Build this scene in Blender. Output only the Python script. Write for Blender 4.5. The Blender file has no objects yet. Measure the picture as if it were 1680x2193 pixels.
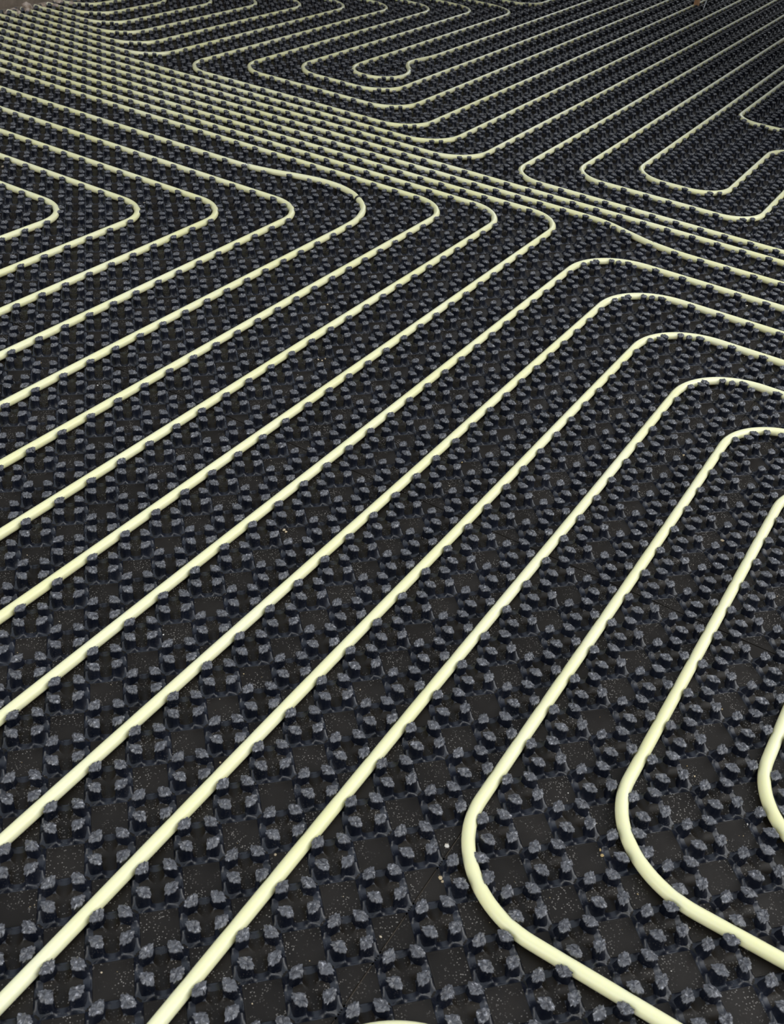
import bpy, bmesh, math, random
from mathutils import Vector, Matrix
R_ = random.Random(7)
C = bpy.context.scene.collection
S = bpy.context.scene

# ------------------------------------------------------------------ lattice
# The studded mats repeat on a square lattice of pitch P.  i runs away to the upper right,
# j runs towards the lower right.  A stud cluster sits on every whole (i, j), a flat square
# between four of them on every half step, the pipes run along the half-step lines.
P = 0.07
DRIFT = [(-0.006191, -0.0032), (0.108921, 0.042523), (-0.018108, 0.045557), (-0.100665, 0.045437), (-0.087504, 0.011312),
         (0.065427, -0.118506), (0.064246, -0.021796), (-0.020954, 0.043163), (-0.001314, 0.065693), (0.179749, -0.030273)]


def lat(i, j, z=0.0):
    """lattice position -> world metres (mats are laid with a few millimetres of drift)"""
    jt = j + 0.30
    a, b = i / 30.0, jt / 30.0
    x, y, k = i, jt, 0
    for m in range(4):
        for n in range(4 - m):
            t = a ** m * b ** n
            x += DRIFT[k][0] * t
            y += DRIFT[k][1] * t
            k += 1
    return Vector((x * P, -y * P, z * P))


# ------------------------------------------------------------------ camera
CR = [[0.52956274, 0.84439873, -0.08095732], [-0.46246763, 0.36740075, 0.8069327], [0.71111673, -0.38988135, 0.58506883]]
CC = (-15.872885, 7.457215, -14.944216)
F_PX, CX, CY = 2234.7155, 825.7557, 1028.5773
cam_d = bpy.data.cameras.new('camera')
cam = bpy.data.objects.new('camera', cam_d)
C.objects.link(cam)
m_ = lambda v: Vector((v[0], -v[1], -v[2]))
ax, ay, az = m_(CR[0]), -m_(CR[1]), -m_(CR[2])
rot = Matrix((ax, ay, az)).transposed().to_4x4()
CAP_Z = 0.29
cam_loc = Vector((CC[0] * P, -CC[1] * P, (-CC[2] + CAP_Z) * P))
cam.matrix_world = Matrix.Translation(cam_loc) @ rot
cam_d.sensor_fit = 'HORIZONTAL'
cam_d.sensor_width = 36
cam_d.lens = F_PX / 1680 * 36
cam_d.shift_x = (840 - CX) / 1680
cam_d.shift_y = (CY - 1096.5) / 1680
cam_d.clip_start = 0.05
cam_d.dof.use_dof = True
cam_d.dof.focus_distance = 1.95
cam_d.dof.aperture_fstop = 22
S.camera = cam
R3 = rot.to_3x3().transposed()


def pix(w):
    c = R3 @ (w - cam_loc)
    if c.z > -0.01:
        return (-9999, -9999, 1)
    return (CX + F_PX * c.x / -c.z, CY - F_PX * c.y / -c.z, -c.z)


# ------------------------------------------------------------------ light
w = bpy.data.worlds.new('overcast')
S.world = w
w.use_nodes = True
nt = w.node_tree
bg = nt.nodes['Background']
# overcast daylight: brightest overhead, dull towards the horizon all round
tcw = nt.nodes.new('ShaderNodeTexCoord')
sep = nt.nodes.new('ShaderNodeSeparateXYZ')
rmp = nt.nodes.new('ShaderNodeValToRGB')
nt.links.new(tcw.outputs['Generated'], sep.inputs[0])
nt.links.new(sep.outputs[2], rmp.inputs[0])
rmp.color_ramp.elements[0].position = 0.0
rmp.color_ramp.elements[0].color = (0.07, 0.075, 0.085, 1)
rmp.color_ramp.elements[1].position = 0.85
rmp.color_ramp.elements[1].color = (0.80, 0.89, 1.0, 1)
nt.links.new(rmp.outputs[0], bg.inputs[0])
bg.inputs[1].default_value = 0.95


def area(name, loc, target, sx, sy, power, col):
    l = bpy.data.lights.new(name, 'AREA')
    l.shape = 'RECTANGLE'
    l.size, l.size_y, l.energy, l.color = sx, sy, power, col
    o = bpy.data.objects.new(name, l)
    o.location = loc
    o.rotation_euler = (Vector(target) - Vector(loc)).to_track_quat('-Z', 'Y').to_euler()
    C.objects.link(o)
    return o


area('daylight_opening', (2.2, -3.6, 2.9), (0.6, 0.1, 0), 6.0, 4.0, 250, (1.0, 0.985, 0.95))
area('far_window', (7.5, 2.4, 2.0), (2.5, 1.0, 0), 2.2, 1.4, 26, (0.92, 0.96, 1.0))
area('doorway_behind', (-3.6, 1.2, 2.0), (1.6, 1.9, 0), 4.0, 2.4, 95, (1.0, 0.97, 0.90))
S.view_settings.view_transform = 'Standard'
S.view_settings.look = 'None'
S.view_settings.gamma = 1
S.view_settings.use_curve_mapping = False
S.view_settings.exposure = 0.0


# ------------------------------------------------------------------ materials
def mat(name):
    m = bpy.data.materials.new(name)
    m.use_nodes = True
    n = m.node_tree
    return m, n, n.nodes['Principled BSDF']


def nod(n, t, **kw):
    x = n.nodes.new(t)
    for k, v in kw.items():
        setattr(x, k, v)
    return x


def setin(x, **kw):
    for k, v in kw.items():
        x.inputs[k.replace('_', ' ')].default_value = v


def wpos(n, scale):
    g = nod(n, 'ShaderNodeNewGeometry')
    mp = nod(n, 'ShaderNodeMapping')
    mp.inputs['Scale'].default_value = (scale,) * 3
    n.links.new(g.outputs['Position'], mp.inputs[0])
    return mp.outputs[0]


def ramp(n, src, stops):
    r = nod(n, 'ShaderNodeValToRGB')
    e = r.color_ramp.elements
    while len(e) < len(stops):
        e.new(0.5)
    for q, (p, c) in zip(e, stops):
        q.position = p
        q.color = (c[0], c[1], c[2], 1) if isinstance(c, (tuple, list)) else (c, c, c, 1)
    n.links.new(src, r.inputs[0])
    return r.outputs[0]


def noise(n, vec, scale, detail=3, rough=.55):
    t = nod(n, 'ShaderNodeTexNoise')
    setin(t, Scale=scale, Detail=detail, Roughness=rough)
    n.links.new(vec, t.inputs['Vector'])
    return t.outputs[0]


def mixc(n, fac, a, b):
    x = nod(n, 'ShaderNodeMix', data_type='RGBA')
    if isinstance(fac, float):
        x.inputs[0].default_value = fac
    else:
        n.links.new(fac, x.inputs[0])
    for s, v in ((6, a), (7, b)):
        if isinstance(v, tuple):
            x.inputs[s].default_value = (*v, 1)
        else:
            n.links.new(v, x.inputs[s])
    return x.outputs[2]


def bump(n, b, h, strength, dist):
    x = nod(n, 'ShaderNodeBump')
    setin(x, Strength=strength, Distance=dist)
    n.links.new(h, x.inputs['Height'])
    n.links.new(x.outputs[0], b.inputs['Normal'])


def plastic(name, base, rough, dust, spec=.5):
    """black vacuum-formed plastic with fine pale dust and dried droplets"""
    m, n, b = mat(name)
    v = wpos(n, 1)
    vo = nod(n, 'ShaderNodeTexVoronoi')
    setin(vo, Scale=330.0, Randomness=1.0)
    n.links.new(v, vo.inputs['Vector'])
    spot = ramp(n, vo.outputs['Distance'], [(0.14, 1), (0.30, 0)])
    patch = ramp(n, noise(n, v, 26, 2), [(0.42, 0), (0.62, 1)])
    mul = nod(n, 'ShaderNodeMath', operation='MULTIPLY')
    n.links.new(spot, mul.inputs[0])
    n.links.new(patch, mul.inputs[1])
    mul2 = nod(n, 'ShaderNodeMath', operation='MULTIPLY')
    n.links.new(mul.outputs[0], mul2.inputs[0])
    mul2.inputs[1].default_value = dust
    film = ramp(n, noise(n, v, 9, 4), [(0.40, base), (0.75, tuple(c * 1.7 + .004 for c in base))])
    n.links.new(mixc(n, mul2.outputs[0], film, (0.24, 0.22, 0.20)), b.inputs['Base Color'])
    rr = ramp(n, noise(n, v, 60, 3), [(0.3, rough - .05), (0.7, rough + .10)])
    n.links.new(rr, b.inputs['Roughness'])
    setin(b, Specular_IOR_Level=spec)
    bump(n, b, noise(n, v, 700, 2), .12, .0006)
    return m


M_BASE = plastic('black_plastic_sheet', (0.0090, 0.0068, 0.0046), .45, .8, .22)
M_PAD = plastic('dusty_black_plastic', (0.0095, 0.0075, 0.0058), .50, 1.0, .22)
M_STEM = plastic('glossy_black_plastic', (0.002, 0.0035, 0.009), .34, .15, .55)

M_CAP, n, b = mat('scuffed_grey_black_plastic')
v = wpos(n, 1)
scr = ramp(n, noise(n, v, 260, 3, .6), [(0.40, (0.055, 0.056, 0.064)), (0.60, (0.095, 0.098, 0.110)), (0.70, (0.34, 0.34, 0.37))])
geo = nod(n, 'ShaderNodeNewGeometry')
edge = ramp(n, geo.outputs['Pointiness'], [(0.505, 0), (0.57, .7)])
n.links.new(mixc(n, edge, scr, (0.34, 0.34, 0.37)), b.inputs['Base Color'])
setin(b, Roughness=.42, Specular_IOR_Level=.6)
bump(n, b, noise(n, v, 260, 3, .6), .35, .0015)

M_PIPE, n, b = mat('cream_plastic_pipe')
v = wpos(n, 1)
n.links.new(mixc(n, ramp(n, noise(n, v, 3, 3), [(0.35, 0), (0.7, 1)]), (0.79, 0.77, 0.45), (0.84, 0.825, 0.57)), b.inputs['Base Color'])
setin(b, Roughness=.30, Specular_IOR_Level=.5, Subsurface_Weight=.6, Subsurface_Scale=.010)
b.inputs['Subsurface Radius'].default_value = (1.0, .9, .4)
bump(n, b, noise(n, v, 60, 2), .05, .001)

M_CONC, n, b = mat('dusty_concrete')
v = wpos(n, 1)
n.links.new(ramp(n, noise(n, v, 14, 6, .7), [(0.3, (0.16, 0.125, 0.095)), (0.7, (0.27, 0.22, 0.17))]), b.inputs['Base Color'])
setin(b, Roughness=.9)
bump(n, b, noise(n, v, 60, 5), .6, .004)

M_WALL, n, b = mat('brown_grey_render')
v = wpos(n, 1)
n.links.new(ramp(n, noise(n, v, 22, 6, .75), [(0.3, (0.15, 0.12, 0.092)), (0.72, (0.235, 0.19, 0.15))]), b.inputs['Base Color'])
setin(b, Roughness=.95)
bump(n, b, noise(n, v, 90, 5), .7, .004)

M_RUB, n, b = mat('pale_mortar_crumb')
v = wpos(n, 1)
n.links.new(ramp(n, noise(n, v, 60, 4), [(0.35, (0.27, 0.20, 0.15)), (0.65, (0.50, 0.42, 0.36))]), b.inputs['Base Color'])
setin(b, Roughness=.9)

M_WOOD, n, b = mat('orange_brown_softwood')
tc = nod(n, 'ShaderNodeTexCoord')
mp = nod(n, 'ShaderNodeMapping')
mp.inputs['Scale'].default_value = (60, 60, 4)
n.links.new(tc.outputs['Object'], mp.inputs[0])
n.links.new(ramp(n, noise(n, mp.outputs[0], 2.0, 5), [(0.3, (0.46, 0.24, 0.12)), (0.7, (0.72, 0.46, 0.28))]), b.inputs['Base Color'])
setin(b, Roughness=.6)

M_BAND, n, b = mat('black_rubber')
setin(b, Base_Color=(0.015, 0.015, 0.017, 1), Roughness=.5)
M_STRIP, n, b = mat('clear_plastic_strip')
setin(b, Base_Color=(0.55, 0.57, 0.58, 1), Roughness=.25, Transmission_Weight=.6)
M_GRIT, n, b = mat('tan_grit')
g = nod(n, 'ShaderNodeObjectInfo')
v = wpos(n, 1)
n.links.new(ramp(n, noise(n, v, 25, 2), [(0.35, (0.42, 0.30, 0.13)), (0.55, (0.55, 0.46, 0.34)), (0.66, (0.80, 0.78, 0.74))]), b.inputs['Base Color'])
setin(b, Roughness=.8)


# ------------------------------------------------------------------ helpers
def link(name, me, parent=None, **props):
    o = bpy.data.objects.new(name, me)
    C.objects.link(o)
    if parent:
        o.parent = parent
    for k, v_ in props.items():
        o[k] = v_
    return o


def mesh(name, verts, faces, mats, fm=None, smooth=True):
    me = bpy.data.meshes.new(name)
    me.from_pydata([tuple(v_) for v_ in verts], [], faces)
    for m in mats:
        me.materials.append(m)
    if fm:
        me.polygons.foreach_set('material_index', fm)
    if smooth is True:
        me.polygons.foreach_set('use_smooth', [True] * len(faces))
    elif smooth:
        me.polygons.foreach_set('use_smooth', smooth)
    me.update()
    return me


# ------------------------------------------------------------------ mat pieces (local axes: +x = i, -y = j)
HALF = 0.3535


def foot_geo():
    """moulded foot of a cluster: crossed round-bottomed pipe channels in a raised block"""
    rc = .150
    g = [0, .04, .075, .10, .122, .138, .149, .165, .20, .24, .28, .315, .345, .371, .385, .395, .404, .411, .45]
    g = [-x for x in g[:0:-1]] + g

    def hc(x):
        x = abs(x)
        return rc - math.sqrt(rc * rc - x * x) if x < rc else rc
    vs, fs = [], []
    for u in g:
        for t in g:
            h = min(hc(u), hc(t), .080) + .003
            rho = math.hypot(u, t)
            m = max(abs(u), abs(t))
            mn = min(abs(u), abs(t))
            if rho > .30 and mn > .15:
                h = .080 * max(0, 1 - (mn - .15) / .17)
            if m > .372:
                h *= max(0, (.410 - m) / .038) ** .8
            if .385 < m < .409 and h < .012:
                h = .012
            if abs(u - t) / 1.41421 > .485 or abs(u + t) / 1.41421 > .485:
                h = 0
            if h <= .0005:
                h = -.004
            x, y = (u - t) / math.sqrt(2), -(u + t) / math.sqrt(2)
            vs.append(Vector((x, y, h)) * P)
    n_ = len(g)
    for a in range(n_ - 1):
        for c in range(n_ - 1):
            k = a * n_ + c
            fs.append((k, k + 1, k + n_ + 1, k + n_))
    # make normals point up
    v0, v1, v2 = (vs[q] for q in fs[0][:3])
    if (v1 - v0).cross(v2 - v0).z < 0:
        fs = [f[::-1] for f in fs]
    return vs, fs


STEM = [(.205, 0), (.216, .042), (.262, .104), (.316, .128), (.358, .104), (.378, .05), (.382, 0)]
STEM = STEM + [(r, -t) for r, t in STEM[-2:0:-1]]


def cap_outline(rg):
    """leaf-shaped overhanging head: blunt inner point, wide waist, serrated rim"""
    base = [(.186, 0.0), (.200, .040), (.222, .062), (.238, .090), (.258, .108), (.272, .134), (.292, .140), (.306, .158),
            (.326, .150), (.338, .136), (.350, .140), (.364, .112), (.372, .088), (.388, .076), (.390, .040), (.404, .018), (.400, -.012)]
    lo = [(r, -t) for r, t in base[1:-1]][::-1]
    out = []
    for k, (r, t) in enumerate(base[:-1] + lo):
        s = 1 + (.05 if k % 4 < 2 else -.045) * rg.uniform(.4, 1.5)
        out.append((.292 + (r - .295) * s * .94 + rg.uniform(-.006, .006), t * s * .90 + rg.uniform(-.006, .006)))
    return out


def stud_geo(rg, off=0):
    """one stud pointing along +x: stem, underside of the head, rough faceted head"""
    vs, fs, fm, sm = [], [], [], []

    def ring(pts, z):
        k = len(vs)
        for r, t in pts:
            vs.append((r, t, z))
        return list(range(k, k + len(pts)))

    def band(a, c, m, s):
        for q in range(len(a)):
            q2 = (q + 1) % len(a)
            fs.append((a[q], a[q2], c[q2], c[q]))
            fm.append(m)
            sm.append(s)
    shr = lambda pts, f: [(.295 + (r - .295) * f, t * f) for r, t in pts]
    fl = lambda g_, dr: [(rr + dr * max(0, (rr - .25) / .13), tt * g_) for rr, tt in STEM]
    a = ring(fl(1.42, .062), .0)
    a1 = ring(fl(1.20, .026), .05)
    b1 = ring(fl(1.06, .006), .12)
    b2 = ring(shr(STEM, 1.0), .19)
    b3 = ring(shr(STEM, .98), .245)
    band(a, a1, 0, True)
    band(a1, b1, 0, True)
    band(b1, b2, 0, True)
    band(b2, b3, 0, True)
    cz = .295
    out = cap_outline(rg)
    u0 = ring(shr(out, .84), .236)
    u1 = ring(out, .246 + rg.uniform(-.004, .004))
    zt = .268
    u2 = ring(shr(out, .985), zt)
    tx, ty = rg.uniform(-.06, .06), rg.uniform(-.06, .06)
    for q in u2:
        r, t, z = vs[q]
        vs[q] = (r, t, z + (r - cz) * tx + t * ty + rg.uniform(-.004, .004))
    fs.append(tuple(u0[::-1]))
    fm.append(0)
    sm.append(False)
    band(u0, u1, 1, False)
    band(u1, u2, 1, False)
    u3 = ring(shr(out[::2], .58), .298)
    for q in u3:
        r, t, z = vs[q]
        vs[q] = (r + rg.uniform(-.012, .012), t + rg.uniform(-.012, .012), z + (r - cz) * tx + t * ty + rg.uniform(-.026, .012))
    n2, n3 = len(u2), len(u3)
    for q in range(n3):
        q2 = (q + 1) % n3
        A, B, D = u2[(2 * q) % n2], u2[(2 * q + 1) % n2], u2[(2 * q + 2) % n2]
        for f in ((A, B, u3[q]), (B, u3[q2], u3[q]), (B, D, u3[q2])):
            fs.append(f)
            fm.append(1)
            sm.append(False)
    vs.append((cz + rg.uniform(-.03, .03), rg.uniform(-.03, .03), .300 + rg.uniform(-.045, .004)))
    apex = len(vs) - 1
    for q in range(n3):
        fs.append((u3[q], u3[(q + 1) % n3], apex))
        fm.append(1)
        sm.append(False)
    return [Vector(q) * P for q in vs], fs, fm, sm


def rotz(vs, k):
    c, s = [(1, 0), (0, 1), (-1, 0), (0, -1)][k % 4]
    return [Vector((q.x * c - q.y * s, q.x * s + q.y * c, q.z)) for q in vs]


foot_v, foot_f = foot_geo()
foot_m = []
for f in foot_f:
    c_ = sum((foot_v[q] for q in f), Vector()) / 4 / P
    foot_m.append(0 if math.hypot(c_.x, c_.y) > .29 or c_.z > .06 else 2)
FOOT_S = mesh('moulded_foot', foot_v, foot_f, [M_STEM, M_CAP, M_BASE], foot_m)
STUDS, WHOLE = [], []
for k in range(10):
    g_ = stud_geo(random.Random(100 + k))
    STUDS.append((g_, mesh('stud_%d' % k, g_[0], g_[1], [M_STEM, M_CAP], g_[2], g_[3])))
for k in range(8):
    rg = random.Random(300 + k)
    V, Fc, FM, SM = list(foot_v), list(foot_f), list(foot_m), [True] * len(foot_f)
    for q in range(4):
        gv, gf, gm, gs = STUDS[rg.randrange(10)][0]
        o_ = len(V)
        V += rotz(gv, q)
        Fc += [tuple(x + o_ for x in f) for f in gf]
        FM += gm
        SM += gs
    WHOLE.append(mesh('cluster_%d' % k, V, Fc, [M_STEM, M_CAP, M_BASE], FM, SM))


def pad_mesh(name, keep):
    """flat raised square between clusters, or the part of it on one side of a mat joint"""
    s = .424
    pts = [(s, 0), (0, s), (-s, 0), (0, -s)]
    if keep:
        ax_, sg = keep
        pts = [(p_[0] * (1), p_[1]) for p_ in pts]
        g = .012
        res = []
        for k, p_ in enumerate(pts):
            q_ = pts[(k + 1) % 4]
            ina, inb = p_[ax_] * sg >= g, q_[ax_] * sg >= g
            if ina:
                res.append(p_)
            if ina != inb:
                t = (sg * g - p_[ax_]) / (q_[ax_] - p_[ax_])
                res.append((p_[0] + (q_[0] - p_[0]) * t, p_[1] + (q_[1] - p_[1]) * t))
        pts = res
    cx_ = sum(p_[0] for p_ in pts) / len(pts)
    cy_ = sum(p_[1] for p_ in pts) / len(pts)
    vs = []
    for f, z in ((1.0, -.012), (1.0, .002), (.985, .006), (.93, .006), (.91, .003)):
        vs += [Vector((cx_ + (x - cx_) * f, cy_ + (y - cy_) * f, z)) * P for x, y in pts]
    n_ = len(pts)
    fs = []
    for r in range(4):
        for k in range(n_):
            k2 = (k + 1) % n_
            fs.append((r * n_ + k, r * n_ + k2, (r + 1) * n_ + k2, (r + 1) * n_ + k))
    fs.append(tuple(range(4 * n_, 5 * n_)))
    return mesh(name, vs, fs, [M_PAD], smooth=False)


PADS = {'full': pad_mesh('square', None), 'i+': pad_mesh('square_i_plus', (0, 1)), 'i-': pad_mesh('square_i_minus', (0, -1)),
        'j-': pad_mesh('square_j_minus', (1, 1)), 'j+': pad_mesh('square_j_plus', (1, -1))}

# ------------------------------------------------------------------ heating pipe
PIPE_R = .119
ROUTE = {}          # lattice cell -> points of the pipe centre lines


def fillet(pts, rad):
    """polyline with right-angle corners -> dense rounded path in lattice units"""
    out = []
    n_ = len(pts)
    prev = Vector(pts[0])
    for k in range(1, n_):
        cur = Vector(pts[k])
        if k < n_ - 1:
            nx = Vector(pts[k + 1])
            d1, d2 = (cur - prev), (nx - cur)
            r = min(rad, d1.length * .98, d2.length * .49 if k < n_ - 2 else d2.length * .98)
            u1, u2 = d1.normalized(), d2.normalized()
            ang = u1.angle(u2)
            t = r * math.tan(ang / 2)
            a = cur - u1 * t
            cen = None
            steps = max(2, int((a - prev).length / .5))
            for s in range(steps):
                out.append(prev.lerp(a, s / steps))
            N = max(4, int(ang * r / .12))
            nrm = (u2 - u1 * u1.dot(u2)).normalized()
            cen = a + nrm * r
            for s in range(N):
                th = ang * s / N
                out.append(cen - nrm * r * math.cos(th) + u1 * r * math.sin(th))
            prev = cur + u2 * t
        else:
            steps = max(2, int((cur - prev).length / .5))
            for s in range(steps + 1):
                out.append(prev.lerp(cur, s / steps))
    return out


def spline(pts, step=.2):
    out = []
    n_ = len(pts)
    for k in range(n_ - 1):
        p0, p1, p2, p3 = (Vector(pts[max(0, min(n_ - 1, k + q))]) for q in (-1, 0, 1, 2))
        N = max(2, int((p2 - p1).length / step))
        if (p2 - p1).length > 4:
            N = int((p2 - p1).length / .8)
        for s in range(N):
            t = s / N
            out.append(.5 * ((2 * p1) + (p2 - p0) * t + (2 * p0 - 5 * p1 + 4 * p2 - p3) * t * t + (3 * p1 - p0 - 3 * p2 + p3) * t ** 3))
    out.append(Vector(pts[-1]))
    return out


def sweep(world, radius, sides, m, name):
    vs, fs = [], []
    n_ = len(world)
    for k, p_ in enumerate(world):
        a, c = world[max(0, k - 1)], world[min(n_ - 1, k + 1)]
        t = (c - a).normalized()
        sd = t.cross(Vector((0, 0, 1))).normalized()
        up = sd.cross(t)
        for q in range(sides):
            th = 2 * math.pi * q / sides
            vs.append(p_ + (sd * math.cos(th) + up * math.sin(th)) * radius)
    for k in range(n_ - 1):
        for q in range(sides):
            q2 = (q + 1) % sides
            fs.append((k * sides + q, k * sides + q2, (k + 1) * sides + q2, (k + 1) * sides + q))
    fs.append(tuple(range(sides)))
    fs.append(tuple(range((n_ - 1) * sides, n_ * sides))[::-1])
    if (vs[1] - vs[0]).cross(vs[sides] - vs[0]).dot(vs[0] - world[0]) < 0:
        fs = [f[::-1] for f in fs]
    return mesh(name, vs, fs, [m])


def pipe(label, pts, rad=1.7, lift=None, smooth=False):
    path = spline(pts) if smooth else fillet(pts, rad)
    ph = R_.uniform(0, 6)
    world = []
    for k, q in enumerate(path):
        wob = .006 * math.sin(k * .21 + ph)
        z = .152 + (lift(q) if lift else 0)
        w_ = lat(q.x + wob, q.y + wob, z)
        world.append(w_)
        ROUTE.setdefault((round(q.x), round(q.y)), []).append((q.x, q.y))
    vis = [k for k, w_ in enumerate(world) if -150 < pix(w_)[0] < 1830 and -110 < pix(w_)[1] < 2420]
    world = world[max(0, vis[0] - 3):vis[-1] + 4]
    org = world[0].copy()
    org.z = 0
    near = min(pix(w_)[2] for w_ in world)
    me = sweep([w_ - org for w_ in world], PIPE_R * P, 20 if near < 1.9 else 14, M_PIPE, 'pipe')
    o = link('heating_pipe', me)
    o.location = org
    o['label'] = label
    o['category'] = 'pipe'
    o['group'] = 'runs of cream underfloor heating pipe'
    return o, world


L0, RJ, UP, DN = -44.35, 20, 86, -16.5
left = [(9.5, -20.5, 'cream pipe with the leftmost of the pointed bends at the left edge'),
        (11.5, -18.5, 'cream pipe with the second pointed bend from the left edge'),
        (13.5, -16.5, 'cream pipe with the third pointed bend from the left edge'),
        (15.5, -14.5, 'cream pipe with its pointed bend just left of the black-banded one')]
for b_, a_, lb in left:
    pipe(lb, [(b_, L0), (b_, a_), (DN, a_)], 1.55)
ring_run = pipe('cream pipe with a black band around its raised bend left of centre',
                [(17.5, L0), (17.5, -30), (17.5, -20), (17.55, -19), (17.7, -18), (17.95, -16.8), (18.1, -15.5), (18.0, -14.4), (17.6, -13.6),
                 (16.95, -12.95), (16.0, -12.58), (15, -12.5), (13, -12.5), (5, -12.5), (DN, -12.5)], smooth=True,
                lift=lambda q: .10 * math.exp(-((q.x - 18) ** 2 + (q.y + 15.3) ** 2) / 4))
for b_, a_, lb in [(19.5, -10.5, 'cream pipe with the first pointed bend right of the banded one'),
                   (20.5, -8.5, 'cream pipe with the second pointed bend right of the banded one'),
                   (21.5, -6.5, 'cream pipe with the rightmost of the pointed bends, ending at mid picture')]:
    pipe(lb, [(b_, L0), (b_, a_), (DN, a_)], 1.55)
pipe('long cream pipe crossing to the right edge with a small sideways kink',
     [(22.5, L0), (22.5, -30), (22.5, -15), (22.5, -8), (22.5, -6.2), (22.48, -5.5), (22.35, -4.9), (22.12, -4.3), (21.9, -3.7), (21.7, -3.1), (21.58, -2.4), (21.5, -1.6),
      (21.5, 0), (21.5, 8), (21.5, RJ)], smooth=True)
pipe('long straight cream pipe just behind the kinked one, crossing the whole picture', [(23.5, L0), (23.5, RJ)])
pipe('cream pipe with the uppermost rounded corner bend, just below the kinked pipe', [(19.5, RJ), (19.5, -4.5), (DN, -4.5)], 2.1)
pipe('cream pipe with the second rounded corner bend from the top on the right', [(17.5, RJ), (17.5, -2.5), (DN, -2.5)], 2.1)
pipe('cream pipe with the third rounded corner bend from the top on the right', [(15.5, RJ), (15.5, -.5), (DN, -.5)], 2.1)
pipe('cream pipe with the fourth rounded corner bend from the top on the right', [(13.5, RJ), (13.5, 1.5), (DN, 1.5)], 2.1)
pipe('cream pipe with the large open bend nearest the bottom centre', [(11.5, RJ), (11.5, 3.5), (-6.5, 3.5), (-6.5, RJ)], 1.9)
pipe('cream pipe with the open bend at lower right, between two similar bends', [(9.5, RJ), (9.5, 5.5), (-4.5, 5.5), (-4.5, RJ)], 1.9)
pipe('cream pipe bending at the lower right edge of the picture', [(7.5, RJ), (7.5, 7.5), (-2.5, 7.5), (-2.5, RJ)], 1.9)
pipe('short arc of cream pipe rising over the bottom edge of the picture', [(-20, 3.5), (-8.5, 3.5), (-8.5, 12)], 1.9)
# far spiral
far = [(26.5, -16.5, -30.5, 47.5, 'cream pipe with the leftmost pointed bend of the far spiral'),
       (28.5, -18.5, -28.5, 49.5, 'cream pipe with the second pointed bend of the far spiral'),
       (30.5, -20.5, -26.5, 51.5, 'cream pipe with the third pointed bend of the far spiral')]
for b_, a1, a2, top, lb in far:
    pipe(lb, [(top, -44.5), (top, a2), (b_, a2), (b_, a1), (UP, a1)], 1.8)
pipe('innermost cream pipe of the far spiral, ending in a small reversing hook',
     [(53.5, -44.5), (53.5, -40), (53.5, -28), (53.4, -26.2), (52.9, -25.1), (52, -24.6), (50.5, -24.5), (45, -24.5), (38, -24.5), (34.6, -24.5), (33.4, -24.35), (32.7, -23.8), (32.5, -23.1),
      (32.7, -22.35), (33.3, -21.8), (34.1, -21.6), (34.9, -21.8), (35.5, -22.15), (36.0, -22.55), (36.6, -22.8), (37.5, -22.75), (38.8, -22.55),
      (42, -22.5), (60, -22.5), (UP, -22.5)], smooth=True)
pipe('cream pipe dipping in from the top edge right of the far spiral', [(55.5, -44.5), (55.5, -24.5), (UP, -24.5)], 1.8)
for b_, a_, top, lb in [(26.5, -32.5, 45.5, 'lowest cream pipe of the nested curves at top left'),
                        (27.5, -34.5, 43.5, 'second lowest cream pipe of the nested curves at top left'),
                        (28.5, -36.5, 41.5, 'third lowest cream pipe of the nested curves at top left'),
                        (29.5, -38.5, 39.5, 'fourth lowest cream pipe of the nested curves at top left'),
                        (30.5, -40.5, 37.5, 'fifth lowest cream pipe of the nested curves, starting at the rubble'),
                        (31.5, -42.5, 36.5, 'uppermost cream pipe of the nested curves in the top left corner')]:
    pipe(lb, [(b_, L0), (b_, a_), (top, a_), (top, -44.5)], 1.9)
pipe('second lowest cream pipe that curves up at upper centre beside the crossing bundle', [(25.5, L0), (25.5, -14.5), (UP, -14.5)], 1.9)
pipe('lowest cream pipe that curves up at upper centre, beside the crossing bundle', [(24.5, L0), (24.5, -12.5), (UP, -12.5)], 1.9)
# right-hand loop
pipe('cream pipe with the left bend of the right-hand loop, nearest the bundle', [(24.5, 14), (24.5, 1.5), (24.5, -10.5), (UP, -10.5)], 1.5)
pipe('cream pipe with the middle bend of the right-hand loop', [(35.5, 14), (35.5, -.5), (26.5, -.5), (26.5, -8.5), (UP, -8.5)], 1.5)
pipe('cream pipe with the inner bend of the right-hand loop and a round turn back up', [(37.5, 14), (37.5, -2.5), (28.5, -2.5), (28.5, -6.5), (UP, -6.5)], 1.5)
pipe('cream pipe with a pointed bend in the shade at the upper right edge', [(40.5, 14), (40.5, -5.5), (UP, -5.5)], 1.3)

# black band round the raised bend
rw = ring_run[1]
best = min(range(len(rw)), key=lambda k: (pix(rw[k])[0] - 767) ** 2 + (pix(rw[k])[1] - 428) ** 2)
t = (rw[best + 1] - rw[best - 1]).normalized()
sd = t.cross(Vector((0, 0, 1))).normalized()
up = sd.cross(t)
vs, fs = [], []
NA, NB = 28, 8
for a in range(NA):
    th = 2 * math.pi * a / NA
    dr = sd * math.cos(th) + up * math.sin(th)
    low = 1 + .35 * max(0, -math.sin(th))
    for c in range(NB):
        ph = 2 * math.pi * c / NB
        vs.append(dr * (PIPE_R * 1.16 * low + .030 * math.cos(ph)) * P + t * (.044 * math.sin(ph)) * P)
for a in range(NA):
    for c in range(NB):
        a2, c2 = (a + 1) % NA, (c + 1) % NB
        fs.append((a * NB + c, a * NB + c2, a2 * NB + c2, a2 * NB + c))
o = link('rubber_band', mesh('rubber_band', vs, fs, [M_BAND]))
o.location = rw[best]
o['label'] = 'thin black band clasped around the cream pipe at its raised bend'
o['category'] = 'band'

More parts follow.
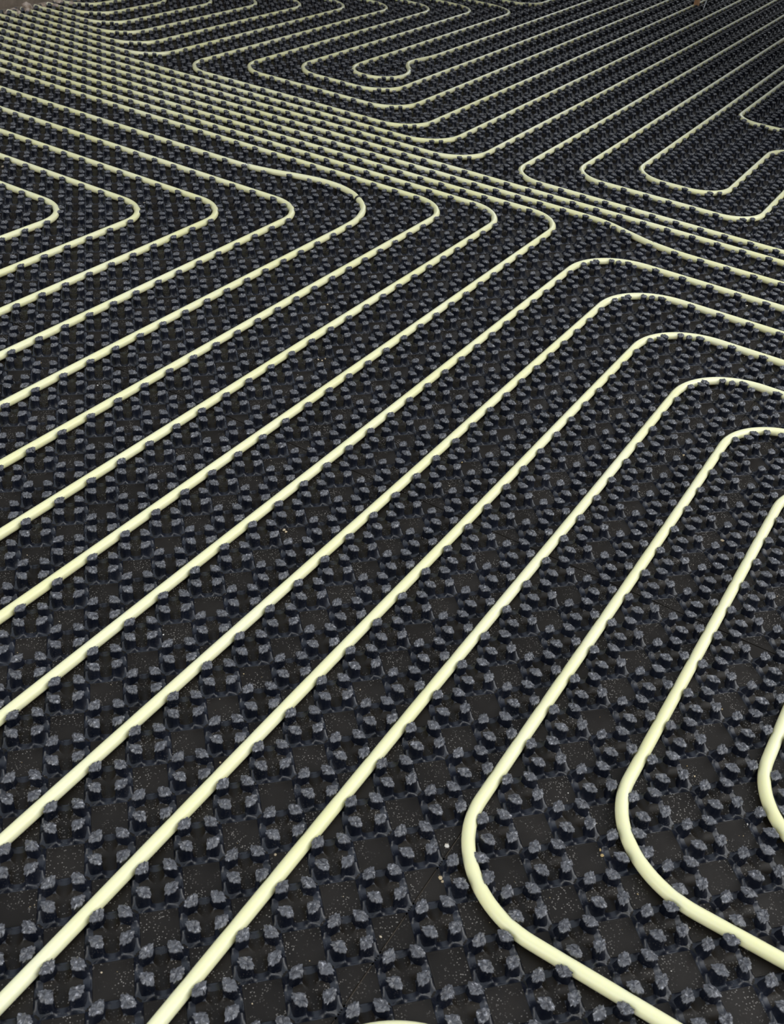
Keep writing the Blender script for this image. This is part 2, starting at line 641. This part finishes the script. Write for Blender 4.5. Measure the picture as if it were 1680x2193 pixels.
# ------------------------------------------------------------------ the mats
IS = [-16.5, 2.5, 21.5, 40.5, 59.5, 78.5]
JS = [-44.5, -32.5, -20.5, -8.5, 3.5, 15.5]
LABELS = {
    (0, 2): 'black studded floor mat cut off by the left edge at mid height, below the joint',
    (0, 3): 'black studded floor mat filling the lower left foreground, under long diagonal pipes',
    (0, 4): 'black studded floor mat in the bottom right foreground, under the bending pipes',
    (1, 0): 'sliver of black studded floor mat at the left edge below the packed pipes',
    (1, 1): 'black studded floor mat at upper left, under the two leftmost hairpin bends',
    (1, 2): 'black studded floor mat left of centre, under the pipe bend tied with a black band',
    (1, 3): 'black studded floor mat right of centre, under the rounded corner bends that open right',
    (1, 4): 'black studded floor mat cut off by the right edge at mid height',
    (2, 0): 'black studded floor mat in the top left corner, under pipes that end at the rubble',
    (2, 1): 'black studded floor mat under the leftmost pointed bend of the far spiral, upper left',
    (2, 2): 'black studded floor mat at upper centre, under the round bottoms of the far loops',
    (2, 3): 'black studded floor mat at upper right, under the bends of the right-hand loop',
    (3, 0): 'strip of black studded floor mat at the top edge left of centre',
    (3, 1): 'black studded floor mat at top centre, under the right-hand bends of the spiral',
    (3, 2): 'black studded floor mat at far upper right, under long straight parallel pipes',
    (3, 3): 'dark black studded floor mat cut off by the right edge in the upper right shade',
    (4, 1): 'tiny strip of black studded floor mat at the top edge, left of the wooden post',
    (4, 2): 'farthest black studded floor mat in the top right corner, under the wooden post',
}
n_obj = 0
for (bi, bj), label in LABELS.items():
    i0, i1, j0, j1 = IS[bi], IS[bi + 1], JS[bj], JS[bj + 1]
    root = link('studded_mat', None)
    org = lat((i0 + i1) / 2, (j0 + j1) / 2, -.045)
    root.location = org
    root['label'] = label
    root['category'] = 'floor mat'
    root['group'] = 'studded underfloor heating mats'
    # base sheet, gridded so that it follows the drift of the lattice
    vs, fs = [], []
    ni, nj = int(i1 - i0), int(j1 - j0)
    e = .012
    for z in (-.002, -.04):
        for a in range(ni + 1):
            for c in range(nj + 1):
                ii = min(max(i0 + a, i0 + e), i1 - e)
                jj = min(max(j0 + c, j0 + e), j1 - e)
                vs.append(lat(ii, jj, z) - org)
    K = (ni + 1) * (nj + 1)
    idx = lambda a, c: a * (nj + 1) + c
    for a in range(ni):
        for c in range(nj):
            q = (idx(a, c), idx(a, c + 1), idx(a + 1, c + 1), idx(a + 1, c))
            fs.append(q)
            fs.append(tuple(x + K for x in q[::-1]))
    rim = [idx(a, 0) for a in range(ni + 1)] + [idx(ni, c) for c in range(1, nj + 1)] + \
          [idx(a, nj) for a in range(ni - 1, -1, -1)] + [idx(0, c) for c in range(nj - 1, 0, -1)]
    for k in range(len(rim)):
        a, c = rim[k], rim[(k + 1) % len(rim)]
        fs.append((a, c, c + K, a + K))
    if (vs[fs[0][1]] - vs[fs[0][0]]).cross(vs[fs[0][2]] - vs[fs[0][0]]).z < 0:
        fs = [f[::-1] for f in fs]
    link('base_sheet', mesh('base_sheet', vs, fs, [M_BASE], smooth=False), root)
    # clusters
    cl = []
    for a in range(ni):
        for c in range(nj):
            i, j = i0 + .5 + a, j0 + .5 + c
            wp = lat(i, j)
            x, y, d = pix(wp)
            if -110 < x < 1790 and -70 < y < 2300:
                cl.append((d, i, j, wp))
    cl.sort(key=lambda t: t[0])
    n_push = 0
    for k, (d, i, j, wp) in enumerate(cl):
        rz = R_.uniform(-.012, .012)
        near = k < 62 and F_PX * P / d > 44
        shift = {}
        if d < 6:
            for q in range(4):
                sx_, sy_ = i + .295 * (1, 0, -1, 0)[q], j - .295 * (0, 1, 0, -1)[q]
                bd, bp = 9, None
                for a_ in (-1, 0, 1):
                    for c_ in (-1, 0, 1):
                        for px_, py_ in ROUTE.get((int(i) + a_, int(j) + c_), ()):
                            dd = math.hypot(px_ - sx_, py_ - sy_)
                            if dd < bd:
                                bd, bp = dd, (px_, py_)
                if bd < .17:
                    f_ = (.185 - bd) / max(bd, .03)
                    shift[q] = ((sx_ - bp[0]) * f_, -(sy_ - bp[1]) * f_, bd)
        if shift and n_push < 12:
            near = True
            n_push += 1
        o = link('stud_cluster', FOOT_S if near else WHOLE[R_.randrange(8)], root)
        o.location = wp - org
        if near:
            o.rotation_euler.z = rz
            for q in range(4):
                s_ = link('stud', STUDS[R_.randrange(10)][1], o)
                if q in shift:      # studs pushed aside by a bend
                    s_.location = Vector((shift[q][0], shift[q][1], -.02)) * P
                s_.rotation_euler = (R_.uniform(-.02, .02), R_.uniform(-.02, .02), q * math.pi / 2 + R_.uniform(-.05, .05))
        else:
            o.rotation_euler.z = rz + R_.randrange(4) * math.pi / 2
        n_obj += 1
    # flat squares
    far_v, far_f = [], []
    cnt = 0
    for a in range(ni + 1):
        for c in range(nj + 1):
            i, j = i0 + a, j0 + c
            ei, ej = a in (0, ni), c in (0, nj)
            if ei and ej:
                continue
            kind = 'full'
            if ei:
                kind = 'i+' if a == 0 else 'i-'
            if ej:
                kind = 'j+' if c == 0 else 'j-'
            wp = lat(i, j)
            x, y, d = pix(wp)
            if not (-110 < x < 1790 and -70 < y < 2300):
                continue
            me = PADS[kind]
            if F_PX * P / d > 50 and cnt < 295:
                o = link('flat_square', me, root)
                o.location = wp - org + Vector((0, 0, R_.uniform(0, .0001)))
                cnt += 1
            else:
                k0 = len(far_v)
                far_v += [vv.co + wp - org for vv in me.vertices]
                far_f += [tuple(q + k0 for q in pl.vertices) for pl in me.polygons]
    if far_f:
        link('far_flat_squares', mesh('far_flat_squares', far_v, far_f, [M_PAD], smooth=False), root, kind='stuff')

# ------------------------------------------------------------------ setting beyond the mats
fv = [lat(-40, 30), lat(110, 30), lat(110, -47), lat(-40, -47)]
vs = [Vector((q.x, q.y, -.045 * P)) for q in fv] + [Vector((q.x, q.y, -.12)) for q in fv]
fs = [(0, 1, 2, 3), (7, 6, 5, 4), (0, 4, 5, 1), (1, 5, 6, 2), (2, 6, 7, 3), (3, 7, 4, 0)]
o = link('floor', mesh('floor', vs, fs, [M_CONC], smooth=False))
o['kind'] = 'structure'
# rendered wall behind the top left edge of the mats
vs, fs = [], []
rg = random.Random(5)
ni_, nz_ = 120, 12
for a in range(ni_ + 1):
    for c in range(nz_ + 1):
        i = -10 + a * .75
        q = lat(i, -45.6 + rg.uniform(-.06, .06) - .04 * c, 0)
        vs.append(Vector((q.x, q.y, -.045 * P + c / nz_ * 2.6)))
for a in range(ni_):
    for c in range(nz_):
        k = a * (nz_ + 1) + c
        fs.append((k, k + nz_ + 1, k + nz_ + 2, k + 1))
K = len(vs)
vs += [q + Vector((0, .12, 0)) for q in vs]
fs += [tuple(x + K for x in f[::-1]) for f in fs[:]]
for a in range(ni_):
    k = a * (nz_ + 1) + nz_
    fs.append((k, k + nz_ + 1, k + nz_ + 1 + K, k + K))
o = link('wall_left', mesh('wall_left', vs, fs, [M_WALL], smooth=False))
o['kind'] = 'structure'


# out-of-view slab and side wall, added to shade the far part of the floor
def box_between(name, i0, i1, j0, j1, z0, z1, m):
    c4 = [lat(i0, j0), lat(i1, j0), lat(i1, j1), lat(i0, j1)]
    vs = [Vector((q.x, q.y, z0)) for q in c4] + [Vector((q.x, q.y, z1)) for q in c4]
    fs = [(0, 1, 2, 3), (7, 6, 5, 4), (0, 4, 5, 1), (1, 5, 6, 2), (2, 6, 7, 3), (3, 7, 4, 0)]
    o = link(name, mesh(name, vs, fs, [m], smooth=False))
    o['kind'] = 'structure'


box_between('unseen_shade_slab', 38, 92, -46, 12, 2.55, 2.72, M_WALL)  # unseen overhead slab, added to cut sky light on the far mats
box_between('unseen_shade_wall', 36, 90, 10.5, 12, -.045 * P, 2.55, M_WALL)  # unseen wall, added to darken the upper right corner


def rock(rg, r):
    bm = bmesh.new()
    bmesh.ops.create_icosphere(bm, subdivisions=1, radius=r)
    sc = Vector((rg.uniform(.7, 1.3), rg.uniform(.7, 1.3), rg.uniform(.5, .9)))
    for v_ in bm.verts:
        v_.co = Vector((v_.co.x * sc.x, v_.co.y * sc.y, v_.co.z * sc.z)) * rg.uniform(.8, 1.2)
    return bm


rg = random.Random(11)
spots = [(27.2, -44.1, .20), (27.9, -44.3, .26), (28.6, -44.0, .33), (29.2, -44.35, .24), (29.9, -44.2, .36), (30.5, -44.5, .22), (31.0, -44.0, .30),
         (31.8, -44.35, .26), (26.5, -44.4, .22), (25.9, -44.2, .26), (32.6, -44.1, .24), (28.2, -43.5, .17), (30.2, -43.4, .2), (29.6, -43.7, .2), (27.5, -43.4, .15), (31.4, -43.3, .18)]
for k, (i, j, r) in enumerate(spots):
    bm = rock(rg, r * P)
    me = bpy.data.meshes.new('mortar_chunk')
    bm.to_mesh(me)
    bm.free()
    me.materials.append(M_RUB)
    o = link('mortar_chunk', me)
    q = lat(i, j, (.0 if j < -44 else .2) + r * .45)
    o.location = q
    o.rotation_euler.z = rg.uniform(0, 6)
    o['label'] = {4: 'largest pale mortar chunk at the foot of the wall, top left corner',
                  9: 'pale mortar chunk at the left edge of the picture, nearest the corner'}.get(
        k, 'small pale mortar chunk at the foot of the wall where pipes end')
    o['category'] = 'rubble'
    o['group'] = 'mortar chunks along the wall at top left'

# loose grit: tiny grains nobody could count, one object
rg = random.Random(21)
gv, gf = [], []


def grain(p_, r):
    bm = rock(rg, r)
    k = len(gv)
    bm.verts.index_update()
    gv.extend([v_.co + p_ for v_ in bm.verts])
    gf.extend([tuple(v_.index + k for v_ in f.verts) for f in bm.faces])
    bm.free()


def at_pix(x, y, z=.02):
    d = rot.to_3x3() @ Vector(((x - CX) / F_PX, -(y - CY) / F_PX, -1))
    s_ = (z * P - cam_loc.z) / d.z
    return cam_loc + d * s_


for x, y, z, r in [(702, 652, .02, .03), (710, 659, .02, .025), (682, 770, .1, .03), (690, 772, .1, .025), (697, 768, .1, .03), (609, 1135, .03, .035), (613, 1139, .02, .03), (309, 434, .2, .03),
                   (6, 357, .02, .06), (13, 350, .02, .035), (192, 254, .2, .045), (152, 269, .02, .035), (170, 269, .02, .03), (278, 257, .02, .045), (309, 250, .02, .05), (1600, 655, .01, .04),
                   (958, 1812, .01, .04), (944, 1880, .01, .035), (948, 1888, .01, .03), (1287, 1820, .01, .035), (1290, 1832, .01, .03), (1605, 1765, .01, .04), (990, 990, .02, .03),
                   (1465, 975, .01, .04), (1548, 1158, .01, .04), (600, 1885, .01, .025), (800, 352, .2, .04), (700, 300, .2, .03), (590, 1830, .01, .03), (1672, 479, .02, .04), (1386, 486, .02, .03)]:
    grain(at_pix(x, y, z), r * P)
for k in range(900):
    i, j = rg.randrange(-14, 30), rg.randrange(-24, 12)
    if rg.random() < .35:
        grain(lat(i + rg.uniform(.25, .5), j + .5 - rg.uniform(.0, .25), .012), rg.uniform(.008, .02) * P)
    else:
        grain(lat(i + .5 + rg.uniform(-.25, .25), j + .5 + rg.uniform(-.25, .25), .008), rg.uniform(.004, .010) * P)
for k in range(140):
    grain(lat(rg.uniform(22, 36), -44.3 + abs(rg.gauss(0, .7)), rg.choice((.01, .05))), rg.uniform(.02, .07) * P)
o = link('loose_grit', mesh('loose_grit', gv, gf, [M_GRIT], smooth=False))
o['kind'] = 'stuff'
o['label'] = 'tan and white grains of grit scattered over the black mats'
o['category'] = 'grit'

# wooden post standing on the mat at the top edge
bm = bmesh.new()
bmesh.ops.create_cube(bm, size=1)
for v_ in bm.verts:
    v_.co = Vector((v_.co.x * .024, v_.co.y * .02, (v_.co.z + .5) * .62))
bmesh.ops.bevel(bm, geom=bm.edges[:], offset=.002, segments=2, affect='EDGES')
me = bpy.data.meshes.new('wooden_post')
bm.to_mesh(me)
bm.free()
me.materials.append(M_WOOD)
o = link('wooden_post', me)
o.location = at_pix(1492, 12, .215)
o.rotation_euler = (0, 0, math.atan2(-.844, .53) + .2)
o['label'] = 'orange-brown wooden post whose foot shows at the top edge, upper right'
o['category'] = 'post'
a, c = at_pix(1506, 24, .3), at_pix(1517, 1, .215)
path = [a.lerp(c, k / 8) + Vector((0, 0, .004 + .02 * math.sin(k / 8 * math.pi))) for k in range(9)]
path += [path[-1] + Vector((.03, .02, .02)) * k for k in range(1, 5)]
org = path[0].copy()
o = link('plastic_strip', sweep([q - org for q in path], .0022, 6, M_STRIP, 'plastic_strip'))
o.location = org
o['label'] = 'thin clear plastic strip lying on the mat right of the wooden post'
o['category'] = 'strip'
print('clusters', n_obj, 'objects', len(bpy.data.objects))
